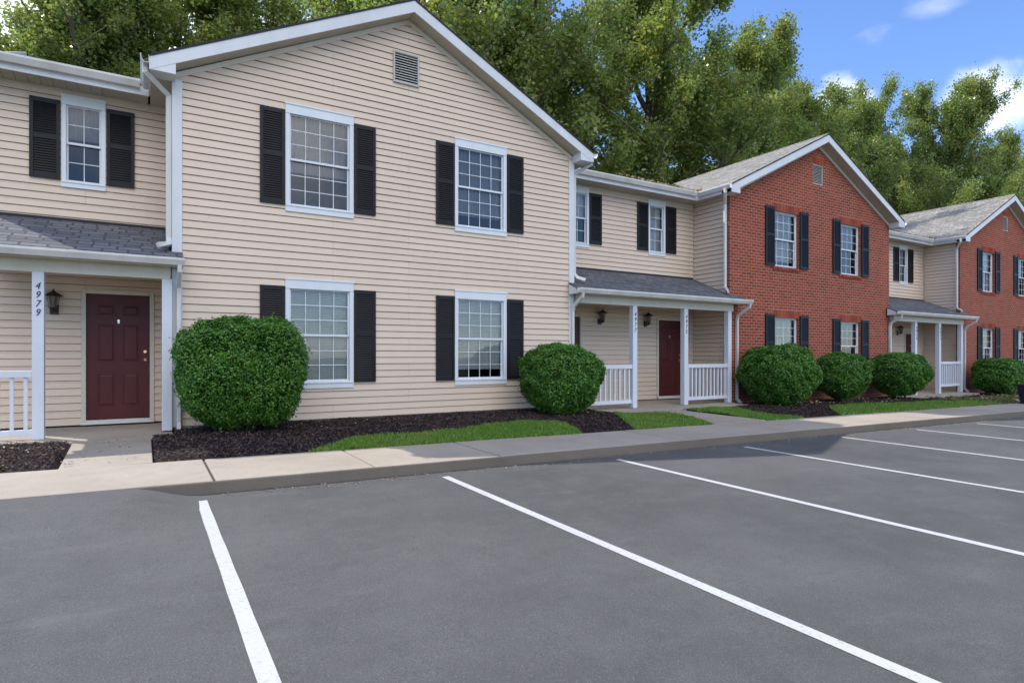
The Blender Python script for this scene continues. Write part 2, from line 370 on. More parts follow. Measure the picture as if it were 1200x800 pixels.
# parking lines: one structure per painted stripe
for k, xa in enumerate([.42, 2.73, 5.13, 7.58, 10.08, 12.58, 15.1, 17.6, 20.1, 22.6, 25.1, 27.6]):
    b = MB(); n = 24; y0, y1 = -3.2, 5.88
    for j in range(n):
        ya, yb = y0+(y1-y0)*j/n, y0+(y1-y0)*(j+1)/n
        wa, wb = .041+.0015*math.sin(ya*9+k), .041+.0015*math.sin(yb*9+k)
        b.poly([(xa-wa, ya, lot_z(xa, ya)+.004), (xa+wa, ya, lot_z(xa, ya)+.004), (xa+wb, yb, lot_z(xa, yb)+.004), (xa-wb, yb, lot_z(xa, yb)+.004)])
    struct(b.build('parking_line', M['paint']))
# sidewalk: slabs with open joints, kerb face of its own
b = MB(); kb = MB(); jb = MB()
joints = [-8, -6.5, -5.0, -3.42, -1.86, .55]+[.55+1.52*i for i in range(1, 24)]
for a, c in zip(joints, joints[1:]):
    g_ = .011; dz = random.uniform(-.003, .003)
    P = [(a+g_, 6.18), (c-g_, 6.18), (c-g_, 7.46), (a+g_, 7.46)]
    b.prism([(x, y, walk_z(x, y)+dz-.12) for x, y in P], (0, 0, .12))
jb.poly([(-9, 6.17, walk_z(-9, 6.17)-.02), (36, 6.17, walk_z(36, 6.17)-.02), (36, 7.47, walk_z(36, 7.47)-.02), (-9, 7.47, walk_z(-9, 7.47)-.02)])
sw = struct(b.build('sidewalk', M['walk'], bevel=.012)); struct(jb.build('sidewalk_joint', M['joint']))
for a, c in zip(joints, joints[1:]):
    n = 4
    for i in range(n):
        x0, x1 = a+(c-a)*i/n, a+(c-a)*(i+1)/n; za, zb = walk_z(x0, 6.16), walk_z(x1, 6.16)
        o = .03
        kb.prism([(x0, 6.172, za-.30), (x0, 6.172, za-.004), (x0, 6.16, za-.012), (x0, 6.16-o, min(za-.1, lot_z(x0, 6.1)+.02)), (x0, 6.16-o-.02, za-.30)], (x1-x0, 0, zb-za))
struct(kb.build('kerb', M['curb']))
# mulch bed: one sheet from the pavement to the walls
struct(grid('mulch_bed', [-8+.07*i for i in range(640)], [7.44+.07*i for i in range(43)], soil_z, M['soil']))

def inpoly(x, y, P):
    c = False; j = len(P)-1
    for i in range(len(P)):
        if (P[i][1] > y) != (P[j][1] > y) and x < (P[j][0]-P[i][0])*(y-P[i][1])/(P[j][1]-P[i][1])+P[i][0]: c = not c
        j = i
    return c
def flat_poly(name, P, dz, m, zf=bed_z, thick=0, step=.16):
    """sheet following the ground inside a polygon"""
    x0, x1 = min(p[0] for p in P), max(p[0] for p in P); y0, y1 = min(p[1] for p in P), max(p[1] for p in P)
    b = MB(); nx, ny = max(2, int((x1-x0)/step)), max(2, int((y1-y0)/step))
    # column strips clipped against the polygon
    for i in range(nx):
        xa, xb = x0+(x1-x0)*i/nx, x0+(x1-x0)*(i+1)/nx
        def span(x):
            x = min(max(x, x0+1e-4), x1-1e-4); ys = []
            for k in range(len(P)):
                (ax, ay), (bx, by) = P[k], P[(k+1) % len(P)]
                if (ax > x) != (bx > x): ys.append(ay+(by-ay)*(x-ax)/(bx-ax))
            ys.sort(); return (ys[0], ys[-1]) if len(ys) > 1 else None
        sa, sb = span(xa), span(xb)
        if not sa or not sb: continue
        for j in range(ny):
            t0, t1 = j/ny, (j+1)/ny
            pts = [(xa, sa[0]+(sa[1]-sa[0])*t0), (xb, sb[0]+(sb[1]-sb[0])*t0), (xb, sb[0]+(sb[1]-sb[0])*t1), (xa, sa[0]+(sa[1]-sa[0])*t1)]
            b.poly([(x, y, zf(x, y)+dz) for x, y in pts])
    return b.build(name, m, smooth=True)
lawns = [
    ([(1.72, 7.46), (2.1, 7.8), (2.5, 8.2), (3.15, 8.1), (4.03, 8.15), (4.69, 8.5), (5.5, 8.6), (5.9, 8.35), (5.9, 7.9), (5.72, 7.46)], 7000, 'grass'),
    ([(6.92, 7.46), (7.25, 8.1), (7.75, 8.95), (8.5, 9.22), (9.2, 9.0), (8.98, 8.2), (8.75, 7.46)], 5500, 'grass'),
    ([(10.3, 7.46), (10.2, 8.4), (10.2, 9.3), (11.3, 9.5), (11.5, 9.1), (11.1, 8.3), (11.4, 7.46)], 5000, 'grass'),
    ([(12.9, 7.46), (13.5, 8.0), (14.4, 8.65), (16.2, 8.6), (18.5, 8.45), (20.6, 8.2), (20.6, 7.46)], 3300, 'grass'),
    ([(20.6, 7.46), (20.6, 8.9), (22.0, 9.3), (24.5, 8.9), (30, 9.0), (38, 9.0), (38, 7.46)], 1200, 'drygrass')]
def scatter(P, dens):
    x0, x1 = min(p[0] for p in P), max(p[0] for p in P); y0, y1 = min(p[1] for p in P), max(p[1] for p in P)
    n = int((x1-x0)*(y1-y0)*dens); X = rng.uniform(x0, x1, n); Y = rng.uniform(y0, y1, n)
    k = np.array([inpoly(a, c, P) for a, c in zip(X, Y)]); X, Y = X[k], Y[k]
    Z = np.array([bed_z(a, c) for a, c in zip(X, Y)]); return np.stack([X, Y, Z], 1)
for P, dens, mk in lawns:
    struct(flat_poly('lawn_strip', P, .012, M['turf'] if mk == 'grass' else M['dirt']))
    cx, cy = sum(p[0] for p in P)/len(P), sum(p[1] for p in P)/len(P)
    Q = [(cx+(x-cx)*1.03, min(max(cy+(y-cy)*1.04, 7.43), 9.9)) for x, y in P]
    B = scatter(Q, dens); bare = np.sin(B[:, 0]*3.7+B[:, 1]*2)*np.sin(B[:, 1]*6.1-B[:, 0])+rng.normal(size=len(B))*.35; B = B[bare < (.95 if cx < 12 else .62)]; n = len(B); B[:, 2] += .008
    ang = rng.uniform(0, 2*math.pi, n); h = rng.uniform(.022, .058, n)*(1 if mk == 'grass' else .6); wd = .0035+.0035*rng.random(n)+cx*.00025
    side = np.stack([np.cos(ang), np.sin(ang), 0*ang], 1)*wd[:, None]
    lean = np.stack([rng.normal(size=n)*.016, rng.normal(size=n)*.016, h], 1)
    V = np.stack([B-side, B+side, B+side*.35+lean, B-side*.35+lean], 1)
    struct(quads_obj('grass', V, M[mk]), 'stuff', {'grass': 'short green mown grass growing in the strip beside the sidewalk', 'drygrass': 'thin dry grass on bare dirt beside the far sidewalk'}[mk], 'grass')
# mulch chips
A = scatter([(-6, 7.46), (-6, 9.6), (.1, 9.6), (.1, 10.25), (7.7, 10.25), (7.7, 9.6), (12.8, 9.6), (12.8, 10.28), (20.6, 10.28), (20.6, 7.46)], 1500)
keep = np.array([not any(inpoly(x, y, P) for P, _, _ in lawns) and not any(a < x < b and c < y < d for a, b, c, d in CUTS) for x, y, z in A]); A = A[keep]; n = len(A); A[:, 2] += rng.uniform(0, .018, n)
struct(quads_obj('mulch_chips', leaf_quads(A, .034+.0*A[:, 0], np.tile([0, -.2, 1.], (n, 1)), .45, .75), M['chip']), 'stuff', 'dark brown shredded bark mulch over the planting beds', 'mulch')
def litter(name, pts_area, n, dz, label, size=.05, zf=bed_z):
    X = rng.uniform(pts_area[0], pts_area[1], n); Y = rng.uniform(pts_area[2], pts_area[3], n); Z = np.array([zf(a, c)+dz for a, c in zip(X, Y)])
    P = np.stack([X, Y, Z], 1); struct(quads_obj(name, leaf_quads(P, size, np.tile([0, 0, 1.], (n, 1)), .6, .5), M['litter']), 'stuff', label, 'leaves')
litter('fallen_leaves', (20.5, 30, 7.6, 9.9), 420, .03, 'pale fallen leaves and twigs on the bare dirt near the far bushes', .09)
litter('fallen_leaves', (12.9, 20, 8.9, 10.2), 160, .03, 'pale fallen leaves on the mulch under the brick wall bushes', .07)
litter('fallen_leaves', (-1.6, .05, 7.6, 9.55), 130, .025, 'brown leaves on the mulch left of the entry walk', .035)
litter('fallen_leaves', (.2, 7.5, 8.6, 10.2), 90, .03, 'few tan leaves on the mulch below the beige wall', .03)
litter('fallen_leaves', (7, 10, 8.6, 9.3), 60, .03, 'few tan leaves at the grass edge in front of the double porch', .05)
litter('gutter_grit', (.6, 22, 5.92, 6.14), 900, .006, 'fine grit and leaf crumbs lying along the foot of the kerb', .022, lot_z)
# porch slabs and entry walks
def slab(x0, x1, y0, y1, z0, z1):
    """z0 at the front edge, z1 at the wall"""
    struct(MB().prism([(x0, y0, z0-.2), (x1, y0, z0-.2), (x1, y1, z1-.2), (x0, y1, z1-.2)], (0, 0, .2)).build('porch_slab', M['slab'], bevel=.01))
slab(-2.1, .345, 9.6, 11.5, -1.115, -1.09)
slab(7.76, 12.62, 9.66, 11.5, -1.185, -1.13)
slab(20.35, 25.0, 9.66, 11.5, -1.30, -1.25)
def walkway(P, za, zb):
    y0, y1 = min(p[1] for p in P), max(p[1] for p in P)
    struct(MB().prism([(x, y, za+(zb-za)*(y-y0)/(y1-y0)-.15) for x, y in P], (0, 0, .15)).build('entry_path', M['walk'], bevel=.008))
walkway([(-.74, 7.468), (.07, 7.468), (.07, 9.592), (-.80, 9.592)], walk_z(0, 7.46)+.002, -1.117)
walkway([(8.80, 7.468), (10.25, 7.468), (10.12, 9.65), (9.22, 9.65)], walk_z(9.5, 7.46)+.002, -1.19)
walkway([(21.5, 7.468), (22.8, 7.468), (22.7, 9.65), (21.9, 9.65)], walk_z(22, 7.46)+.002, -1.305)

# ------------------------------------------------------------------ walls
def wall(mb, put, u0, u1, z0, z1, prof_e, holes=(), clip=None, splits=()):
    """lapped wall. put(u, off, z)->xyz ; prof_e: course height or None (flat); clip(z)->(ua,ub)"""
    e = prof_e or (z1-z0); n = math.ceil((z1-z0)/e-1e-6)
    cuts = sorted({z for h in holes for z in h[2:]}|set(splits))
    def spans(z):
        a, c = (u0, u1) if clip is None else clip(z)
        a, c = max(a, u0), min(c, u1); S = [(a, c)] if c-a > .003 else []
        for (ha, hb, hz0, hz1) in holes:
            if hz0 < z < hz1:
                T = []
                for a, c in S:
                    if hb <= a or ha >= c: T.append((a, c)); continue
                    if ha > a: T.append((a, ha))
                    if hb < c: T.append((hb, c))
                S = T
        return S
    for k in range(n):
        zb = z0+k*e
        prof = [(0, .018), (e-.011, .004), (e-.011, -.028), (e, -.028), (e, .018)] if prof_e else [(0, 0), (e, 0)]
        for (za, oa), (zc, oc) in zip(prof, prof[1:]):
            p, q = zb+za, min(zb+zc, z1)
            if zb+za > z1+1e-6: continue
            if q-p < 1e-6:
                for a, c in spans(p+1e-4): mb.poly([put(a, oa, p), put(c, oa, p), put(c, oc, p), put(a, oc, p)])
                continue
            lv = [p]+[z for z in cuts if p+1e-6 < z < q-1e-6]+[q]
            for g0, g1 in zip(lv, lv[1:]):
                o0 = oa+(oc-oa)*(g0-p)/(q-p); o1 = oa+(oc-oa)*(g1-p)/(q-p)
                lo, hi = (clip(g0), clip(g1)) if clip else ((u0, u1), (u0, u1))
                for a, c in spans((g0+g1)/2):
                    m0, m1 = (clip((g0+g1)/2) if clip else (u0, u1))
                    def edge(v, h, mval, i):
                        if clip and abs(v-mval) < 1e-6 and u0 < mval < u1: return h[i]
                        return v
                    a0, a1 = edge(a, lo, m0, 0), edge(a, hi, m0, 0); c0, c1 = edge(c, lo, m1, 1), edge(c, hi, m1, 1)
                    mb.poly([put(a0, o0, g0), put(c0, o0, g0), put(max(c1, a1), o1, g1), put(min(a1, c1), o1, g1)])
    return mb
front = lambda Y: (lambda u, o, z: (u, Y-o, z))
left = lambda X: (lambda u, o, z: (X-o, u, z))
EC = .1143

# ------------------------------------------------------------------ windows, shutters, doors, lamps
def window(root, x0, x1, z0, z1, Y, cols, rows, blind, head=.165, sill=.115, side=.07, brick=False):
    """x0..z1 is the outer edge of the trim"""
    if brick: head, sill, side = .03, .03, .035
    f = MB(); yo = Y-.034 if not brick else Y-.01; yi = Y+.06
    f.box(x0, x1, yo, yi, z1-head, z1); f.box(x0, x1, yo, yi, z0, z0+sill)
    f.box(x0, x0+side, yo+.006, yi, z0+sill, z1-head); f.box(x1-side, x1, yo+.006, yi, z0+sill, z1-head)
    if not brick:
        f.box(x0-.012, x1+.012, yo-.012, yo, z1-.022, z1+.006); f.box(x0+.01, x1-.01, yo-.012, yo, z0+sill-.03, z0+sill-.006)
    win = f.build('window', M['frame'], root, bevel=.004)
    a, c, p, q = x0+side, x1-side, z0+sill, z1-head; mid = p+(q-p)*.505; r = .034
    s1 = MB(); y1 = Y+.008
    for (sa, sb, ys) in ((mid-.018, q, y1), (p, mid+.018, y1+.032)):
        t = .036 if sb == q else .03
        s1.box(a, a+r*.75, ys, ys+.03, sa, sb); s1.box(c-r*.75, c, ys, ys+.03, sa, sb)
        s1.box(a+r*.75, c-r*.75, ys+.001, ys+.031, sa, sa+t); s1.box(a+r*.75, c-r*.75, ys+.001, ys+.031, sb-(.018 if sb == q else t), sb)
    s1.build('sash', M['frame'], win, bevel=.003)
    mu = MB(); pn = []
    for (sa, sb, ys) in ((mid+.018, q-.018, y1+.014), (p+.03, mid-.012, y1+.046)):
        for i in range(1, cols): x = a+r*.75+(c-a-r*1.5)*i/cols; mu.box(x-.0055, x+.0055, ys-.005, ys+.003, sa, sb)
        for i in range(1, rows): z = sa+(sb-sa)*i/rows; mu.box(a+r*.75, c-r*.75, ys-.0045, ys+.0035, z-.0055, z+.0055)
        pn.append((a+r*.7, c-r*.7, sa, sb, ys))
    mu.build('muntin_grid', M['frame'], win)
    for (xa, xb, za, zb, y) in pn: MB().poly([(xa, y, za), (xb, y, za), (xb, y, zb), (xa, y, zb)]).build('pane', M['glass'], win)
    # the room behind
    rm = MB(); X0_, X1_, Y0_, Y1_ = x0+.01, x1-.01, yi+.002, Y+.9
    for qd in ([(X0_, Y1_, z0), (X1_, Y1_, z0), (X1_, Y1_, z1), (X0_, Y1_, z1)], [(X0_, Y0_, z0), (X0_, Y1_, z0), (X0_, Y1_, z1), (X0_, Y0_, z1)],
               [(X1_, Y0_, z0), (X1_, Y1_, z0), (X1_, Y1_, z1), (X1_, Y0_, z1)], [(X0_, Y0_, z0), (X1_, Y0_, z0), (X1_, Y1_, z0), (X0_, Y1_, z0)],
               [(X0_, Y0_, z1), (X1_, Y0_, z1), (X1_, Y1_, z1), (X0_, Y1_, z1)]): rm.poly(qd)
    rm.build('room', M['dark'], win)
    kind, frac = blind
    zt, zb_ = q+.01, q-(q-p)*frac
    yb = Y+.105
    if kind == 'slats':
        bl = MB(); n = int((zt-zb_)/.027)
        for i in range(n):
            z = zt-.03-i*.027; t = .34+.12*math.sin(i*1.7+x0)
            bl.prism([(a-.02, yb-.010, z-.0110-.003*t), (a-.02, yb+.007, z+.011-.002), (a-.02, yb+.007, z+.0125), (a-.02, yb-.010, z-.009-.003*t)], (c-a+.04, 0, .0015*math.sin(i)))
        bl.box(a-.02, c+.02, yb-.02, yb+.02, zt-.03, zt)
        bl.build('blind', M['blind'], win)
        for xx in (a+(c-a)*.25, a+(c-a)*.75): MB()
    elif kind == 'curtain':
        cu = MB(); n = 60; pts = []
        for i in range(n+1):
            x = a-.02+(c-a+.04)*i/n; pts.append((x, yb+.012*math.sin(i*1.35)+.006*math.sin(i*.37)))
        for (xa, ya), (xb, yb2) in zip(pts, pts[1:]): cu.poly([(xa, ya, zb_), (xb, yb2, zb_), (xb, yb2, zt), (xa, ya, zt)])
        cu.build('curtain', M['curtain'], win)
    return win
def shutter(root, x0, x1, z0, z1, Y):
    b = MB(); y0, y1 = Y-.046, Y-.018; w_ = .05
    b.box(x0, x0+w_, y0, y1, z0, z1); b.box(x1-w_, x1, y0, y1, z0, z1)
    mid = z0+(z1-z0)*.52
    for a, c in ((z0, z0+.07), (mid-.035, mid+.035), (z1-.07, z1)): b.box(x0+w_, x1-w_, y0+.002, y1, a, c)
    b.box(x0+w_, x1-w_, y1-.004, y1, z0+.02, z1-.02)
    for a, c in ((z0+.07, mid-.035), (mid+.035, z1-.07)):
        n = int((c-a)/.036); h = (c-a)/n
        for i in range(n):
            z = a+i*h; b.prism([(x0+w_, y0+.004, z+.004), (x0+w_, y1-.006, z+h+.004), (x0+w_, y1-.004, z+h-.002), (x0+w_, y0+.007, z-.001)], (x1-x0-2*w_, 0, 0))
    return b.build('shutter', M['shutter'], root, bevel=.002)
def door(root, x0, x1, z0, z1, Y, hinge_left=True):
    cs = MB(); w_ = .062
    cs.box(x0-w_, x0, Y-.034, Y+.06, z0-.03, z1+w_); cs.box(x1, x1+w_, Y-.034, Y+.06, z0-.03, z1+w_); cs.box(x0, x1, Y-.034, Y+.06, z1, z1+w_)
    cs.build('door_casing', M['trim'], root, bevel=.004)
    th = MB().box(x0-w_, x1+w_, Y-.10, Y-.036, z0-.075, z0-.03); th.box(x0, x1, Y-.036, Y+.05, z0-.06, z0-.012)
    th.build('threshold', M['gutter'], root, bevel=.004)
    b = MB(); yf = Y+.015; b.box(x0+.004, x1-.004, yf, yf+.04, z0, z1-.004)
    W, H = x1-x0, z1-z0
    cols_ = ((.17, .44), (.56, .83))
    for ca, cb in cols_:
        for ra, rb in ((.10, .36), (.46, .76), (.83, .915)):
            xa, xb, za, zb = x0+W*ca, x0+W*cb, z0+H*ra, z0+H*rb; t = .018
            b.box(xa, xb, yf-.007, yf, za, za+t); b.box(xa, xb, yf-.007, yf, zb-t, zb); b.box(xa, xa+t, yf-.007, yf, za+t, zb-t); b.box(xb-t, xb, yf-.007, yf, za+t, zb-t)
            i = t+.022
            A_ = [(xa+t, yf-.0005, za+t), (xb-t, yf-.0005, za+t), (xb-t, yf-.0005, zb-t), (xa+t, yf-.0005, zb-t)]
            B_ = [(xa+i, yf-.007, za+i), (xb-i, yf-.007, za+i), (xb-i, yf-.007, zb-i), (xa+i, yf-.007, zb-i)]
            b.poly(B_)
            for k in range(4): b.poly([A_[k], A_[(k+1) % 4], B_[(k+1) % 4], B_[k]])
    d = b.build('door', M['door'], root, bevel=.0025)
    kx = x1-.065 if hinge_left else x0+.065
    kn = MB().cyl((kx, yf-.004, z0+.93), (kx, yf, z0+.93), .032, .032, 16)
    kn.cyl((kx, yf-.035, z0+.93), (kx, yf-.004, z0+.93), .012, .012, 10); kn.cyl((kx, yf-.05, z0+.93), (kx, yf-.035, z0+.93), .022, .030, 14); kn.cyl((kx, yf-.062, z0+.93), (kx, yf-.05, z0+.93), .012, .022, 14)
    kn.build('door_knob', M['brass'], d, smooth=False)
    MB().cyl((kx, yf-.02, z0+1.06), (kx, yf, z0+1.06), .024, .030, 16).build('deadbolt', M['brass'], d)
    cx = (x0+x1)/2; pz = z0+H*.79
    k2 = MB().cyl((cx, yf-.016, pz), (cx, yf, pz), .018, .022, 12); k2.box(cx-.012, cx+.012, yf-.014, yf-.002, pz-.045, pz-.01); k2.build('door_viewer', M['nickel'], d)
    return d
def lamp(root, x, z, Y):
    """wall lantern: backplate, arm, cage and cap"""
    s = MB().box(x-.055, x+.055, Y-.03, Y-.017, z-.17, z-.02)
    y = Y-.13
    s.tube([(x, Y-.03, z-.10), (x, Y-.09, z-.13), (x, y, z-.10)], .016, .016, (1, 0, 0))
    s.cyl((x, y, z-.105), (x, y, z-.075), .045, .058, 8); s.cyl((x, y, z+.10), (x, y, z+.17), .135, .03, 8); s.cyl((x, y, z+.165), (x, y, z+.185), .03, .012, 8); s.cyl((x, y, z+.185), (x, y, z+.205), .010, .014, 8)
    for k in range(6):
        a = math.pi/3*k; s.cyl((x+.05*math.cos(a), y+.05*math.sin(a), z-.075), (x+.078*math.cos(a), y+.078*math.sin(a), z+.105), .004, .004, 5)
    s.cyl((x, y, z-.135), (x, y, z-.105), .012, .03, 8)
    l = s.build('wall_lamp', M['bronze'], root)
    MB().cyl((x, y, z-.072), (x, y, z+.10), .044, .070, 6, False).build('lamp_glass', M['lampglass'], l)
    return l
def gable_vent(root, x0, x1, z0, z1, Y, framed=True):
    b = MB(); t = .03
    for q in ((x0, x1, z0, z0+t), (x0, x1, z1-t, z1), (x0, x0+t, z0+t, z1-t), (x1-t, x1, z0+t, z1-t)): b.box(q[0], q[1], Y-.035, Y+.02, q[2], q[3])
    n = 11 if framed else 12; h = (z1-z0-2*t)/n
    for i in range(n):
        z = z0+t+i*h; b.prism([(x0+t, Y-.026, z), (x0+t, Y-.020, z-.004), (x0+t, Y+.012, z+h*.62), (x0+t, Y+.006, z+h*.62+.004)], (x1-x0-2*t, 0, 0))
    v = b.build('gable_vent', M['vent'], root, bevel=.002)
    MB().poly([(x0+t, Y+.018, z0+t), (x1-t, Y+.018, z0+t), (x1-t, Y+.018, z1-t), (x0+t, Y+.018, z1-t)]).build('vent_screen', M['vdark'], v)
def gutter_x(root, x0, x1, Y, z, m='gutter', h=.115, d=.11):
    """K-style gutter along x, back at Y, top at z"""
    P = [(Y, z), (Y, z-h), (Y-d*.62, z-h), (Y-d*.86, z-h*.55), (Y-d, z-h*.30), (Y-d, z-.004), (Y-d+.014, z), (Y-d+.014, z-.012), (Y-d+.008, z-h*.34), (Y-d*.8, z-h*.55), (Y-d*.56, z-h+.008), (Y-.006, z-h+.008), (Y-.006, z)]
    return MB().prism([(x0, a, b_) for a, b_ in P], (x1-x0, 0, 0)).build('gutter', M[m], root)
def gutter_y(root, X, sgn, y0, y1, z, h=.115, d=.11):
    P = [(0, z), (0, z-h), (d*.62, z-h), (d*.86, z-h*.55), (d, z-h*.30), (d, z-.004), (d-.014, z), (d-.014, z-.012), (d-.008, z-h*.34), (d*.8, z-h*.55), (d*.56, z-h+.008), (.006, z-h+.008), (.006, z)]
    return MB().prism([(X+sgn*a, y0, b_) for a, b_ in P], (0, y1-y0, 0)).build('gutter', M['gutter'], root)
def spout(root, path, up=(0, 1, 0), w_=.075, d=.055):
    o = MB().tube(path, w_, d, up).build('downspout', M['gutter'], root, bevel=.006)
    st = MB(); p = path; zs = sorted([p[-2][2] if len(p) > 2 else p[-1][2], p[1][2]])
    return o
RZ, RY, EY = 6.27, 15.8, 11.03      # ridge height, ridge depth, eave depth of the long roof
def gable_block(name, label, x0, x1, brick, wins, vent, zbase, low_w=None):
    """the projecting block with its front gable"""
    c = (x0+x1)/2; Yf = 10.3; hw = (x1-x0)/2; e0, e1 = x0-.31, x1+.31
    root = thing(name, label, 'house', (c, Yf, zbase))
    sl_ = (RZ-4.27)/(c-e0)                                   # roof slope
    roofz = lambda x: RZ-sl_*abs(x-c)
    wt = lambda z: (c-(RZ-.23-z)/sl_, c+(RZ-.23-z)/sl_)      # wall clip below the roof
    ez = RZ-.23-sl_*hw
    clip = lambda z: (x0, x1) if z <= ez else (max(x0, wt(z)[0]), min(x1, wt(z)[1]))
    wb = MB()
    if not brick:
        holes = [(a+.012, b_-.012, p+.012, q-.012) for (a, b_, p, q, *_) in wins]+[(vent[0]+.01, vent[1]-.01, vent[2]+.01, vent[3]-.01)]
        wall(wb, front(Yf), x0, x1, zbase, RZ-.24, EC, holes, clip, (ez,))
        wb.build('wall', M['siding'], root)
        wall(w2 := MB(), left(x0), Yf+.02, 11.5, zbase, 4.12, EC); w2.build('side_wall', M['siding'], root)
        for xa, xb in ((x0-.02, x0+.115), (x1-.115, x1+.02)): MB().box(xa, xb, Yf-.032, Yf+.10, zbase-.01, 4.10).build('corner_trim', M['white'], root, bevel=.006)
        MB().box(x0+.02, x1-.02, Yf-.002, Yf+.2, zbase-.35, zbase).build('foundation', M['slab'], root)
    else:
        holes = [(a, b_, p, q) for (a, b_, p, q, *_) in wins]+[tuple(vent)]
        wall(wb, front(Yf), x0, x1, zbase-.4, RZ-.24, None, holes, clip, (ez,))
        for (a, b_, p, q) in holes:
            r = .10; wb.poly([(a, Yf, p), (a, Yf+r, p), (a, Yf+r, q), (a, Yf, q)]); wb.poly([(b_, Yf, p), (b_, Yf+r, p), (b_, Yf+r, q), (b_, Yf, q)])
            wb.poly([(a, Yf, q), (b_, Yf, q), (b_, Yf+r, q), (a, Yf+r, q)]); wb.poly([(a, Yf, p), (b_, Yf, p), (b_, Yf+r, p), (a, Yf+r, p)])
        wb.poly([(x0, Yf, zbase-.4), (x0, Yf+.12, zbase-.4), (x0, Yf+.12, 4.15), (x0, Yf, 4.15)]); wb.poly([(x1, Yf, zbase-.4), (x1, Yf+.12, zbase-.4), (x1, Yf+.12, 4.15), (x1, Yf, 4.15)])
        wb.build('brick_wall', M['brick'], root)
        wall(sb := MB(), left(x0+.02), Yf+.12, 11.5, zbase, 4.12, EC); sb.build('side_wall', M['siding'], root)
        for (a, b_, p, q) in holes:
            li = MB(); si = MB(); lm = MB()
            n = int((b_-a+.2)/.0762); x = (a+b_)/2-n*.0762/2
            lm.box(x, x+n*.0762, Yf-.0035, Yf+.05, q+.001, q+.212)
            for i in range(n): li.box(x+i*.0762+.005, x+i*.0762+.0712, Yf-.008, Yf+.03, q+.008, q+.204)
            if b_-a > .8:
                n = int((b_-a+.16)/.0762); x = (a+b_)/2-n*.0762/2
                for i in range(n): si.prism([(x+i*.0762+.004, Yf-.035, p-.095), (x+i*.0762+.0722, Yf-.035, p-.095), (x+i*.0762+.0722, Yf-.035, p-.03), (x+i*.0762+.004, Yf-.035, p-.03)], (0, .12, .028))
            lo = lm.build('lintel', M['mortar'], root); li.build('soldier_course', M['soldier'], lo, bevel=.002)
            if si.v: si.build('brick_sill', M['soldier'], root, bevel=.002)
    # body behind, closed so that no light leaks
    bd = MB(); bd.poly([(x1, Yf+.1, zbase-.3), (x1, 20.6, zbase-.3), (x1, 20.6, 4.1), (x1, Yf+.1, 4.1)]); bd.poly([(x0+.08, 11.3, zbase-.3), (x0+.08, 20.6, zbase-.3), (x0+.08, 20.6, 4.1), (x0+.08, 11.3, 4.1)])
    bd.poly([(x0, 20.6, zbase-.3), (x1, 20.6, zbase-.3), (x1, 20.6, 4.1), (x0, 20.6, 4.1)])
    bd.poly([(x0+.05, Yf+.95, zbase-.3), (x1-.05, Yf+.95, zbase-.3), (x1-.05, Yf+.95, 4.1), (c, Yf+.95, 6.0), (x0+.05, Yf+.95, 4.1)])
    bd.build('rear_wall', M['siding'], root)
    # roof
    ov = 9.985; rf = MB(); T = (0, 0, -.035)
    rf.prism([(e0, ov, 4.27), (c, ov, RZ), (c, RY, RZ), (e0, EY, 4.27)], T)
    rf.prism([(c, ov, RZ), (e1, ov, 4.27), (e1, EY, 4.27), (c, RY, RZ)], T)
    ro = rf.build('roof', M['roof_y'], root)
    MB().prism([(c-.11, ov, RZ-.045), (c, ov, RZ+.018), (c+.11, ov, RZ-.045), (c+.11, ov, RZ-.06), (c, ov, RZ), (c-.11, ov, RZ-.06)], (0, RY-ov, 0)).build('ridge_cap', M['roof_y'], ro)
    for s in (-1, 1):
        ed = MB(); fa = MB(); so_ = MB(); fr = MB(); pk = MB(); sf_ = MB(); f2 = MB()
        xe = c+s*(c-e0)
        ed.prism([(xe, ov-.012, 4.27-.002), (c, ov-.012, RZ-.002), (c, ov-.012, RZ-.035), (xe, ov-.012, 4.235)], (0, .02, 0))
        fa.prism([(xe, ov, 4.235), (c, ov, RZ-.036), (c, ov, RZ-.235), (xe, ov, 4.235-.20+.02)], (0, .022, 0))
        so_.prism([(xe, ov+.022, 4.235-.168), (c, ov+.022, RZ-.218), (c, ov+.022, RZ-.232), (xe, ov+.022, 4.235-.18)], (0, Yf-ov-.03, 0))
        xa = c+s*(hw-.01)
        fr.prism([(xa, Yf-.030, roofz(xa)-.236), (c, Yf-.030, RZ-.236), (c, Yf-.030, RZ-.315), (xa, Yf-.030, roofz(xa)-.315)], (0, .03, 0))
        # boxed return at the foot of the rake, closing the eave
        xo = xe; xi = c+s*(hw-.02)
        pk.prism([(xo, ov+.004, 4.232), (xo, ov+.004, 4.06), (xi, ov+.004, 4.06), (xi, ov+.004, roofz(xi)-.16)], (0, Yf-ov-.02, 0))
        # eave soffit and fascia along the side
        if s < 0 or True:
            yb = EY+.05
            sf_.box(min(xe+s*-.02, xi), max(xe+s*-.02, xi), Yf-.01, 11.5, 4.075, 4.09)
            f2.box(min(xe, xe-s*.022), max(xe, xe-s*.022), ov+.03, yb-.02, 4.07, 4.232)
        ed.build('shingle_edge', M['edge'], ro); fa.build('rake_board', M['white'], root); so_.build('rake_soffit', M['soffit'], root); fr.build('frieze_board', M['frieze'], root); pk.build('eave_return', M['white'], root)
        sf_.build('soffit', M['soffit'], root); f2.build('fascia', M['white'], root)
    gutter_y(root, e0, -1, ov-.01, EY-.02, 4.255); gutter_y(root, e1, 1, ov-.01, EY-.02, 4.255)
    for wd in wins:
        a, b_, p, q, cols_, rows_, blind = wd[:7]
        window(root, a+(.0 if not brick else .002), b_-(.0 if not brick else .002), p, q, Yf+(.085 if brick else 0), cols_, rows_, blind, brick=brick)
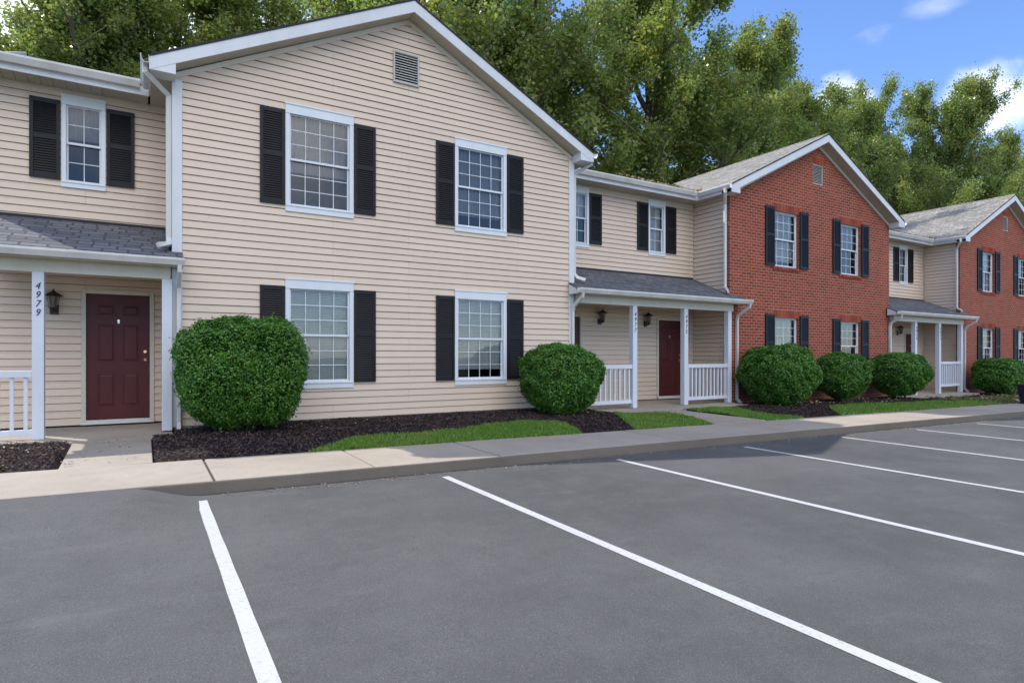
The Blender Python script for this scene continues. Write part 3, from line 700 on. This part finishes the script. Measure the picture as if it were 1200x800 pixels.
    for wd in wins:
        a, b_, p, q = wd[:4]
        if brick: zz = (p-.01, q+.075)
        else: zz = (p+.095, q-.13)
        shutter(root, a-.385, a-.008, zz[0], zz[1], Yf); shutter(root, b_+.008, b_+.385, zz[0], zz[1], Yf)
    gable_vent(root, *vent, Yf+(.05 if brick else -.012), not brick)
    return root
S, C = 'slats', 'curtain'
sided = gable_block('siding_house', 'beige vinyl sided two storey townhouse front with a wide white edged gable and black shutters', .36, 7.74, False,
    [(1.94, 3.055, 2.345, 4.10, 4, 3, (C, .62)), (4.97, 6.10, 2.345, 4.10, 4, 3, (C, .85)), (1.94, 3.055, -.54, 1.26, 4, 3, (S, 1.0)), (4.97, 6.10, -.55, 1.24, 4, 3, (S, .88))],
    (3.76, 4.25, 4.86, 5.42), -1.045)
OFF = 12.4
brick1 = gable_block('brick_house', 'nearer red brick townhouse front with its whole white edged gable and four shuttered windows', 12.70, 20.30, True,
    [(14.48, 15.59, 2.43, 3.93, 4, 3, (S, .9)), (17.56, 18.68, 2.43, 3.93, 4, 3, (C, .5)), (14.48, 15.59, -.44, 1.04, 4, 3, (S, 1.0)), (17.56, 18.68, -.44, 1.02, 4, 3, (C, .55))],
    (16.24, 16.74, 4.90, 5.47), -1.25)
brick2 = gable_block('brick_house', 'farther red brick townhouse front cut by the right edge of the photo', 12.70+OFF, 20.30+OFF, True,
    [(14.40+OFF, 15.51+OFF, 2.43, 3.93, 4, 3, (S, 1.0)), (17.56+OFF, 18.68+OFF, 2.43, 3.93, 4, 3, (C, .6)), (14.40+OFF, 15.51+OFF, -.44, 1.04, 4, 3, (C, .7)), (17.56+OFF, 18.68+OFF, -.44, 1.02, 4, 3, (S, .5))],
    (16.24+OFF, 16.74+OFF, 4.90, 5.47), -1.42)

# ------------------------------------------------------------------ recessed entries
def digits(post, text, x, y, ztop, size=.098, pitch=.118):
    vs_, fs_ = [], []
    base = root_loc(post)
    for i, ch in enumerate(text):
        cu = bpy.data.curves.new('digit', 'FONT'); cu.body = ch; cu.size = size*1.32; cu.shear = .28; cu.extrude = .0025; cu.align_x = 'CENTER'; cu.align_y = 'CENTER'; cu.resolution_u = 4
        to = bpy.data.objects.new('digit', cu); COL.objects.link(to)
        me = bpy.data.meshes.new_from_object(to); k = len(vs_)
        for v in me.vertices: vs_.append((x+v.co.x*.82, y-.003-v.co.z, ztop-pitch*i+v.co.y))
        fs_ += [tuple(k+j for j in p.vertices) for p in me.polygons]
        bpy.data.objects.remove(to); bpy.data.curves.remove(cu); bpy.data.meshes.remove(me)
    b = MB(); b.v = vs_; b.f = fs_; return b.build('house_number', M['number'], post)
def entry(name, label, x0, x1, zf, zw, posts, rails, doors, lamps, wins, porch, roofx, end=False):
    """recess between two blocks: upper wall at Y 11.5, porch roof, beam, posts, railings"""
    Yr = 11.5; root = thing(name, label, 'house', ((x0+x1)/2, Yr, zf))
    holes = [(a+.012, b_-.012, p+.012, q-.012) for (a, b_, p, q, *_) in wins]+[(a-.05, b_+.05, zw-.1, zw+2.0+.04) for (a, b_, _) in doors]
    wb = wall(MB(), front(Yr), x0, x1, zw, 4.10, EC, holes)
    if end:
        wb.poly([(x0, Yr, zf-.3), (x0, 20.6, zf-.3), (x0, 20.6, 4.15), (x0, RY, 6.1), (x0, Yr, 4.2)])
    bk = MB(); bk.poly([(x0, 20.6, zf-.3), (x1, 20.6, zf-.3), (x1, 20.6, 4.15), (x0, 20.6, 4.15)]); MB().poly([(x0, Yr+.95, zf), (x1, Yr+.95, zf), (x1, Yr+.95, 4.2), (x0, Yr+.95, 4.2)]).build('inner_wall', M['siding'], root)
    wb.build('wall', M['siding'], root); bk.build('rear_wall', M['siding'], root)
    MB().box(x0+.01, x1-.01, Yr-.026, Yr, 3.985, 4.075).build('frieze_board', M['trim'], root)
    # main roof: trapezoid between the valleys
    ra, rb, ea, eb = roofx; T = (0, 0, -.035); rf = MB()
    rz = RZ-.12
    rf.prism([(ea, EY, 4.24), (eb, EY, 4.24), (rb, RY, rz), (ra, RY, rz)], T); rf.prism([(ra, RY, rz), (rb, RY, rz), (rb, 20.9, 4.2), (ra, 20.9, 4.2)], T)
    ro = rf.build('roof', M['roof_x'], root)
    if end: MB().prism([(ea, EY, 4.20), (ea, EY, 4.05), (ea, RY, RZ-.2), (ea, RY, RZ-.04)], (.02, 0, 0)).build('rake_board', M['white'], root)
    MB().box(ea+(.0 if not end else 0), eb, EY+.02, EY+.042, 4.06, 4.20).build('fascia', M['white'], root)
    sf = MB(); xx = ea+.02
    while xx < eb-.02: sf.box(xx, min(xx+.145, eb-.01), EY+.042, Yr-.0, 4.075, 4.087); xx += .152
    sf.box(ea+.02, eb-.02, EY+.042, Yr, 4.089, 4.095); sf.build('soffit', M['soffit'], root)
    gutter_x(root, ea+(.12 if not end else -.02), eb-.12, EY+.018, 4.262)
    # porch roof
    p0, p1 = porch; zt, zl, Yg = 2.075, 1.42, 9.98; sl_ = (zt-zl)/(Yr-Yg); ym = 10.262; zm = zl+sl_*(ym-Yg); ia, ib = x0+(.03 if not end else 0), x1-.03
    pr = MB()
    if end: ia = p0
    pr.prism([(p0, Yg-.02, zl-sl_*.02), (p1, Yg-.02, zl-sl_*.02), (p1, ym, zm), (p0, ym, zm)], (0, 0, -.03)); pr.prism([(ia, ym, zm), (ib, ym, zm), (ib, Yr-.017, zt), (ia, Yr-.017, zt)], (0, 0, -.03))
    por = pr.build('porch_roof', M['porch_shingle'], root)
    MB().box(p0, p1, Yg-.034, Yg-.022, zl-.052, zl-.014).build('shingle_edge', M['edge'], por)
    fl = MB().box(ia+.02, ib-.02, Yr-.05, Yr-.018, zt-.03, zt+.03); fl.build('flashing', M['edge'], por)
    bm = MB().box(x0+(.02 if not end else .05), x1-.02, 10.165, 10.295, 1.12, 1.335); bm.build('porch_beam', M['beam'], root, bevel=.004)
    MB().box(p0+.01, p1-.01, Yg-.018, Yg+.004, zl-.135, zl-.05).build('porch_fascia', M['beam'], root); MB().box(p0+.02, p1-.02, Yg+.004, 10.163, 1.30, 1.315).build('porch_soffit', M['beam'], root)
    for xe in ((p0, p0+.02), (p1-.02, p1)): MB().prism([(xe[0]+.002, Yg+.006, zl-.03), (xe[0]+.002, Yg+.006, zl-.13), (xe[0]+.002, ym-.01, zl-.13), (xe[0]+.002, ym-.01, zm-.035)], (xe[1]-xe[0]-.004, 0, 0)).build('porch_roof_end', M['white'], root)
    ce = MB(); xx = x0+.03
    while xx < x1-.03: ce.box(xx, min(xx+.2, x1-.02), 10.3, Yr-.017, 1.325, 1.335); xx += .206
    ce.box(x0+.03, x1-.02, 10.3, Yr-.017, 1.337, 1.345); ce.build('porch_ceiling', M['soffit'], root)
    gutter_x(root, p0-.01, p1+.01, Yg-.036, zl-.02, h=.10, d=.105)
    for (px, num, zb) in posts:
        b = MB().box(px-.065, px+.065, 10.165, 10.295, zb, 1.12); b.box(px-.075, px+.075, 10.155, 10.305, 1.06, 1.118) if False else None
        po = b.build('porch_post', M['post'], root, bevel=.006)
        MB().box(px-.04, px+.04, 10.19, 10.27, zb-.03, zb).build('post_foot', M['edge'], po)
        if num: digits(po, num, px-.005, 10.163, .93)
    for (ra_, rb_) in rails:
        zb = max(p[2] for p in posts)
        rr = MB().box(ra_, rb_, 10.185, 10.275, -.285, -.195).build('railing', M['post'], root, bevel=.005)
        MB().box(ra_, rb_, 10.205, 10.255, -1.06, -.98).build('bottom_rail', M['post'], rr, bevel=.005)
        n = round((rb_-ra_)/.135); bl = MB()
        for i in range(n):
            x = ra_+(rb_-ra_)*(i+.5)/n; MB().box(x-.02, x+.02, 10.21, 10.25, -.98, -.285).build('baluster', M['post'], rr)
    for (a, b_, hl) in doors: door(root, a, b_, zw+.075, zw+2.04, Yr, hl)
    for (lx, lz) in lamps: lamp(root, lx, lz, Yr)
    for wd in wins:
        a, b_, p, q, cols_, rows_, blind, sh = wd
        window(root, a, b_, p, q, Yr, cols_, rows_, blind, head=.15, sill=.10, side=.06)
        for s in sh:
            if s < 0: shutter(root, a-.385, a-.01, p+.10, q-.11, Yr)
            else: shutter(root, b_+.01, b_+.385, p+.10, q-.11, Yr)
    return root
e1 = entry('entry_house', 'beige sided recessed house section with the single porch numbered 4979 and a maroon door', -1.95, .34, -1.10, -1.065,
    [(-1.22, '4979', -1.115), (.275, None, -1.09)], [(-2.0, -1.285)], [(-.785, .065, True)], [(-1.18, .80)],
    [(-1.095, -.53, 2.585, 4.0, 2, 2, (C, .42), (-1, 1))], (-2.1, .475), (-2.1, 4.05, -2.1, .05), end=True)
e2 = entry('entry_house', 'beige sided recessed house section with the double porch numbered 4977 and 4975', 7.76, 12.70, -1.15, -1.11,
    [(9.38, '4977', -1.165), (11.0, '4975', -1.165), (12.55, None, -1.165)], [(7.80, 9.315), (11.065, 12.485)], [(7.99, 8.845, True), (11.40, 12.25, True)], [(9.44, .93), (10.94, .915)],
    [(8.52, 9.11, 2.59, 4.02, 2, 2, (S, .45), (-1, 1)), (11.04, 11.64, 2.59, 4.02, 2, 2, (S, 1.0), (-1, 1))], (7.60, 13.03), (4.05, 16.5, 8.05, 12.39))
e3 = entry('entry_house', 'farther beige sided recessed house section with a porch between the two brick fronts', 20.31, 25.08, -1.27, -1.235,
    [(21.72, '4973', -1.285), (23.33, '4971', -1.285), (24.93, None, -1.285)], [(20.35, 21.655), (23.395, 24.865)], [(20.37, 21.2, True), (23.75, 24.6, True)], [(21.65, .93), (23.2, .915)],
    [(23.30, 23.89, 2.59, 4.02, 2, 2, (C, .6), (-1, 1))], (20.10, 25.43), (16.5, 16.5+OFF, 20.61, 12.39+OFF))
# downspouts belong to the house they are strapped to
spout(sided, [(-.0, 10.10, 4.15), (-.0, 10.10, 4.05), (.30, 10.34, 3.86), (.30, 10.34, 3.80), (.30, 10.34, 1.75), (.30, 10.30, 1.66), (.16, 10.12, 1.60)])
spout(e1, [(.425, 9.91, 1.33), (.425, 9.93, 1.22), (.425, 10.2, 1.02), (.425, 10.225, .92), (.425, 10.225, -1.0), (.425, 10.15, -1.09)], (1, 0, 0))
spout(sided, [(8.10, 10.15, 4.15), (8.10, 10.15, 4.06), (7.82, 10.36, 3.86), (7.82, 10.36, 3.80), (7.82, 10.36, 1.75), (7.86, 10.30, 1.66), (8.0, 10.2, 1.61)])
for dx in (0, 12.55):
    rt = e2 if dx == 0 else e3
    xa = 7.69+dx
    spout(rt, [(xa+.02, 9.91, 1.32), (xa+.02, 9.93, 1.22), (xa+.0, 10.2, 1.04), (xa, 10.24, .94), (xa, 10.24, -1.0), (xa, 10.15, -1.12)], (1, 0, 0))
for dx, rt, rb in ((0, brick1, e2), (OFF, brick2, e3)):
    xa = 12.60+dx
    spout(rt, [(12.32+dx, 10.12, 4.15), (12.32+dx, 10.12, 4.06), (xa, 10.36, 3.86), (xa, 10.36, 3.80), (xa, 10.36, 1.75), (xa, 10.30, 1.68), (xa-.15, 10.14, 1.60)])
    xb = 12.92+dx
    spout(rb, [(xb+.06, 9.91, 1.32), (xb+.06, 9.93, 1.22), (xb, 10.22, 1.02), (xb, 10.25, .94), (xb, 10.25, -1.1+(.0 if dx == 0 else -.08)), (xb, 10.12, -1.2-(.0 if dx == 0 else .1))], (1, 0, 0))
# leaves caught in the roof valleys
def valley_litter(x, n, label):
    t = rng.random(n)**2; X = x-rng.random(n)*1.2*t+rng.normal(size=n)*.12; Y = EY+.05+t*2.2+rng.normal(size=n)*.1
    Z = np.maximum(4.24+(Y-EY)*(RZ-4.24)/(RY-EY), 4.27+(X-x)*.49)+.04
    struct(quads_obj('roof_leaves', leaf_quads(np.stack([X, Y, Z], 1), .08, None), M['litter']), 'stuff', label, 'leaves')
valley_litter(12.35, 200, 'dry leaves caught in the roof valley beside the nearer brick gable'); valley_litter(12.35+OFF, 160, 'dry leaves caught in the roof valley beside the farther brick gable')

# ------------------------------------------------------------------ rounded bushes
def bush(label, x, y, rx, ry, zt, zb, n, seed, leaf=.034, sq=2.7, undercut=.25):
    r = np.random.default_rng(seed); t = thing('round_bush', label, 'bush', (x, y, zb), 'clipped round bushes along the house fronts')
    H = (zt-zb)/2; cz = (zt+zb)/2+.04
    def surf(k):
        d = r.normal(size=(k, 3)); d /= np.linalg.norm(d, axis=1)[:, None]
        q = (np.abs(d)**sq).sum(1)**(-1/sq)
        return d, q
    def shape(d, q, rad):
        f = 1+.035*np.sin(d[:, 0]*3.1+seed*1.7)+.025*np.sin(d[:, 2]*4.3+d[:, 0]*2+seed)+.045*np.sin(d[:, 0]*5+seed)*np.cos(d[:, 2]*6+seed*2)+.028*np.sin(d[:, 1]*9+d[:, 2]*8+seed)+.018*np.sin(d[:, 0]*17+d[:, 2]*15)
        taper = 1-undercut*np.clip(-d[:, 2], 0, 1)**1.4
        P = np.stack([x+d[:, 0]*q*rx*f*rad*taper, y+d[:, 1]*q*ry*f*rad*taper, cz+d[:, 2]*q*(H-.03)*f*rad], 1); return P
    d, q = surf(n); rad = 1-np.abs(r.normal(size=n))*.06; sp = r.random(n) < .10; rad[sp] += np.abs(r.normal(size=sp.sum()))*.035
    hole = np.sin(d[:, 0]*11+seed*3)*np.sin(d[:, 1]*9+seed)*np.sin(d[:, 2]*12+seed*2); rad -= .12*np.clip(hole-.2, 0, 1)
    P = shape(d, q, rad); nm = d*np.array([1/rx, 1/ry, 1/H]); nm /= np.linalg.norm(nm, axis=1)[:, None]
    nm = nm*.7+np.array([0, 0, .55])
    k = P[:, 1] < 10.22; P, nm = P[k], nm[k]
    quads_obj('foliage', leaf_quads(P, leaf, nm, .58, .85, r), M['bush'], t)
    # dark solid core added inside so that one cannot look through
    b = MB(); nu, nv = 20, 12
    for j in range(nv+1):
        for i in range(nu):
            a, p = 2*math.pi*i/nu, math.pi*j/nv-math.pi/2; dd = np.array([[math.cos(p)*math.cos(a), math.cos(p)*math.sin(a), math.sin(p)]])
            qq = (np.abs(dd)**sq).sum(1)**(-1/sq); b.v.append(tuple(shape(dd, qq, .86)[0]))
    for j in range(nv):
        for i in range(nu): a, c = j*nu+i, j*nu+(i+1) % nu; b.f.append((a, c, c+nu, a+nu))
    b.build('inner_core', M['bushcore'], t, smooth=True)
    st = MB()
    for k in range(9):
        a = 2*math.pi*k/9+r.random()*.5; st.cyl((x+.08*math.cos(a), y+.08*math.sin(a), zb-.05), (x+rx*.55*math.cos(a), y+ry*.55*math.sin(a), zb+.42), .013, .006, 6)
    st.build('stems', M['twig'], t)
bush('big boxy clipped bush between the 4979 walk and the lower left window', 1.18, 9.38, .815, .72, .535, -1.09, 52000, 3, .038, 3.2)
bush('round clipped bush at the right corner of the beige gable front', 6.72, 9.3, .76, .74, .17, -1.15, 38000, 5, .040, 2.6, .35)
bush('biggest brick wall bush, beside the white downspout right of the double porch', 13.36, 9.4, .86, .84, .265, -1.28, 36000, 8, .044, 2.9)
bush('smallest bush, middle of the three in front of the nearer brick wall', 16.25, 9.5, .70, .68, .06, -1.22, 24000, 11, .046, 2.5, .4)
bush('bush at the right corner of the nearer brick wall, just before the farther porch', 19.15, 9.45, .80, .76, .115, -1.28, 26000, 14, .050, 2.8, .4)
bush('bush in front of the farther brick wall near the right edge of the photo', 25.9, 9.4, .95, .72, -.11, -1.38, 20000, 17, .058, 2.8)

# ------------------------------------------------------------------ trees behind the houses
def tree_mesh(seed, H, spread, nleaf, leaf=.165):
    r = np.random.default_rng(seed); rnd = random.Random(seed); wood = MB(); cl = []
    def limb(p, d, ln, r0, depth):
        n = 5 if depth else 6; pts = [p]; q = Vector(p); dd = Vector(d)
        for i in range(n):
            dd = (dd+Vector((rnd.gauss(0, .10), rnd.gauss(0, .10), .05))).normalized(); q = q+dd*(ln/n); pts.append(q.copy())
        for i in range(n): wood.cyl(pts[i], pts[i+1], r0*(1-i/n*.75), r0*(1-(i+1)/n*.75), 6 if depth < 2 else 4, False)
        return pts, dd
    trunk, _ = limb(Vector((0, 0, 0)), Vector((rnd.gauss(0, .03), rnd.gauss(0, .03), 1)), H*.80, H*.017, 0)
    nl = 26
    for k in range(nl):
        t = .16+.82*(k+.5)/nl; i = min(int(t*6), 5); f = t*6-i; p = trunk[i].lerp(trunk[i+1], f)
        a = k*2.4+rnd.random()*.8; up = .6+1.1*t
        ln = spread*(1.15-.62*t*t)*rnd.uniform(.75, 1.15)
        pts, dd = limb(p, Vector((math.cos(a), math.sin(a), up)).normalized(), ln, H*.0062, 1)
        for j in range(2, 6): cl.append((pts[j], .50+.05*j))
        for s_ in range(8):
            j = rnd.randint(1, 4); b = pts[j].lerp(pts[j+1], rnd.random()); aa = a+rnd.uniform(-1.7, 1.7)
            sub, _ = limb(b, Vector((math.cos(aa), math.sin(aa), rnd.uniform(.3, 1.6))).normalized(), ln*rnd.uniform(.28, .55), H*.0022, 2)
            for j2 in (2, 3, 4, 5): cl.append((sub[j2]+Vector((rnd.gauss(0, .2), rnd.gauss(0, .2), rnd.gauss(0, .2))), rnd.uniform(.34, .68)))
    for j in range(7): cl.append((trunk[5].lerp(trunk[6], j/6)+Vector((rnd.gauss(0, .3), rnd.gauss(0, .3), .6*j/6)), .5))
    cl = [c for c in cl if rnd.random() < .60]
    Cc = np.array([tuple(c[0]) for c in cl]); Rr = np.array([c[1] for c in cl]); Ww = Rr**2
    idx = r.choice(len(cl), nleaf, p=Ww/Ww.sum()); off = r.normal(size=(nleaf, 3))*Rr[idx][:, None]*np.array([.56, .56, .60])
    P = Cc[idx]+off; k = P[:, 2] > H*.14; P = P[k]
    nm = np.tile([0, 0, .35], (len(P), 1))
    V = leaf_quads(P, leaf, nm, .78, 1.0, r)
    return wood, V
protos = []
for seed, H, sp, nlf in ((21, 27, 7.8, 125000), (34, 27, 7.2, 115000), (47, 27, 7.5, 120000), (58, 27, 6.8, 105000)):
    wood, V = tree_mesh(seed, H, sp, nlf)
    wood.v = [(x, y, z-ZS) for x, y, z in wood.v]; wo = wood.build('trunk', M['bark'], None, smooth=True)
    V[:, :, 2] -= ZS; fo = quads_obj('crown', V, M['leaf'])
    protos.append((wo, fo))
trees = [ # x, y, height, widen, proto, turn, label
    (-5.0, 31, 20, 1.05, 1, .3, 'leftmost tree, dense and dark above the roof of the 4979 porch section'),
    (.8, 33, 22, 1.05, 2, 2.0, 'leafy tree above the left foot of the beige gable'),
    (6.2, 31, 23, 1.0, 3, 4.0, 'tree behind the middle of the left slope of the beige gable'),
    (11.8, 32, 29, 1.0, 0, 5.2, 'tree directly behind the peak of the beige gable'),
    (17.0, 31, 31.5, 1.05, 2, .9, 'tall tree above the middle of the right slope of the beige gable'),
    (23.2, 32.5, 34.5, 1.15, 1, 3.3, 'tallest tree, above the right foot of the beige gable'),
    (30.0, 31.5, 30.5, 1.12, 0, 2.6, 'tree above the right end of the double porch, where the open sky begins'),
    (37.5, 33, 29.5, .95, 3, .5, 'narrow tree against blue sky above the left slope of the nearer brick gable'),
    (44.5, 32, 28, .95, 2, 4.4, 'tree just left of the peak of the nearer brick gable'),
    (53.0, 33, 26.5, .95, 0, .2, 'lower tree directly behind the peak of the nearer brick gable'),
    (61.0, 32, 32.5, .85, 1, 1.7, 'tree above the right foot of the nearer brick gable'),
    (71.0, 33, 33.0, .9, 2, 3.0, 'tree beside the white cloud, above the farther recessed house section'),
    (101.0, 36, 34, .85, 0, 2.2, 'rightmost tree, behind the peak of the farther brick gable'),
    (86.0, 36, 26.5, 1.0, 3, 3.7, 'low distant tree under the white cloud, above the farther roof')]
for x, y, h, wdn, pi, turn, label in trees:
    wo, fo = protos[pi]; t = thing('leafy_tree', label, 'tree', (x, y, -1.5), 'tall leafy trees behind the houses')
    t.rotation_euler = (0, 0, turn); s = h/27; t.scale = (s*wdn, s*wdn, s)
    for src in (wo, fo): c_ = src.copy(); COL.objects.link(c_); c_.parent = t
for wo, fo in protos: bpy.data.objects.remove(wo); bpy.data.objects.remove(fo)

# ------------------------------------------------------------------ dark bin by the kerb at the right edge
def bin_():
    x, y = 21.72, 7.15; z = walk_z(x, y); t = thing('trash_bin', 'low dark bin on the sidewalk at the right edge of the photo', 'bin', (x, y, z))
    b = MB(); b.prism([(x-.20, y-.2, z), (x+.20, y-.2, z), (x+.20, y+.2, z), (x-.20, y+.2, z)], (0, 0, .05)); i = len(b.v)
    b.v += [(x-.19, y-.19, z+.05), (x+.19, y-.19, z+.05), (x+.19, y+.19, z+.05), (x-.19, y+.19, z+.05), (x-.25, y-.25, z+.52), (x+.25, y-.25, z+.52), (x+.25, y+.25, z+.52), (x-.25, y+.25, z+.52)]
    for k in range(4): b.f.append((i+k, i+(k+1) % 4, i+4+(k+1) % 4, i+4+k))
    b.build('bin_body', M['bin'], t, bevel=.02)
    MB().box(x-.27, x+.27, y-.27, y+.27, z+.52, z+.56).prism([(x-.24, y-.24, z+.56), (x+.24, y-.24, z+.56), (x+.16, y-.16, z+.62), (x-.16, y-.16, z+.62)], (0, .001, 0)).build('bin_lid', M['bin'], t, bevel=.015)
bin_()
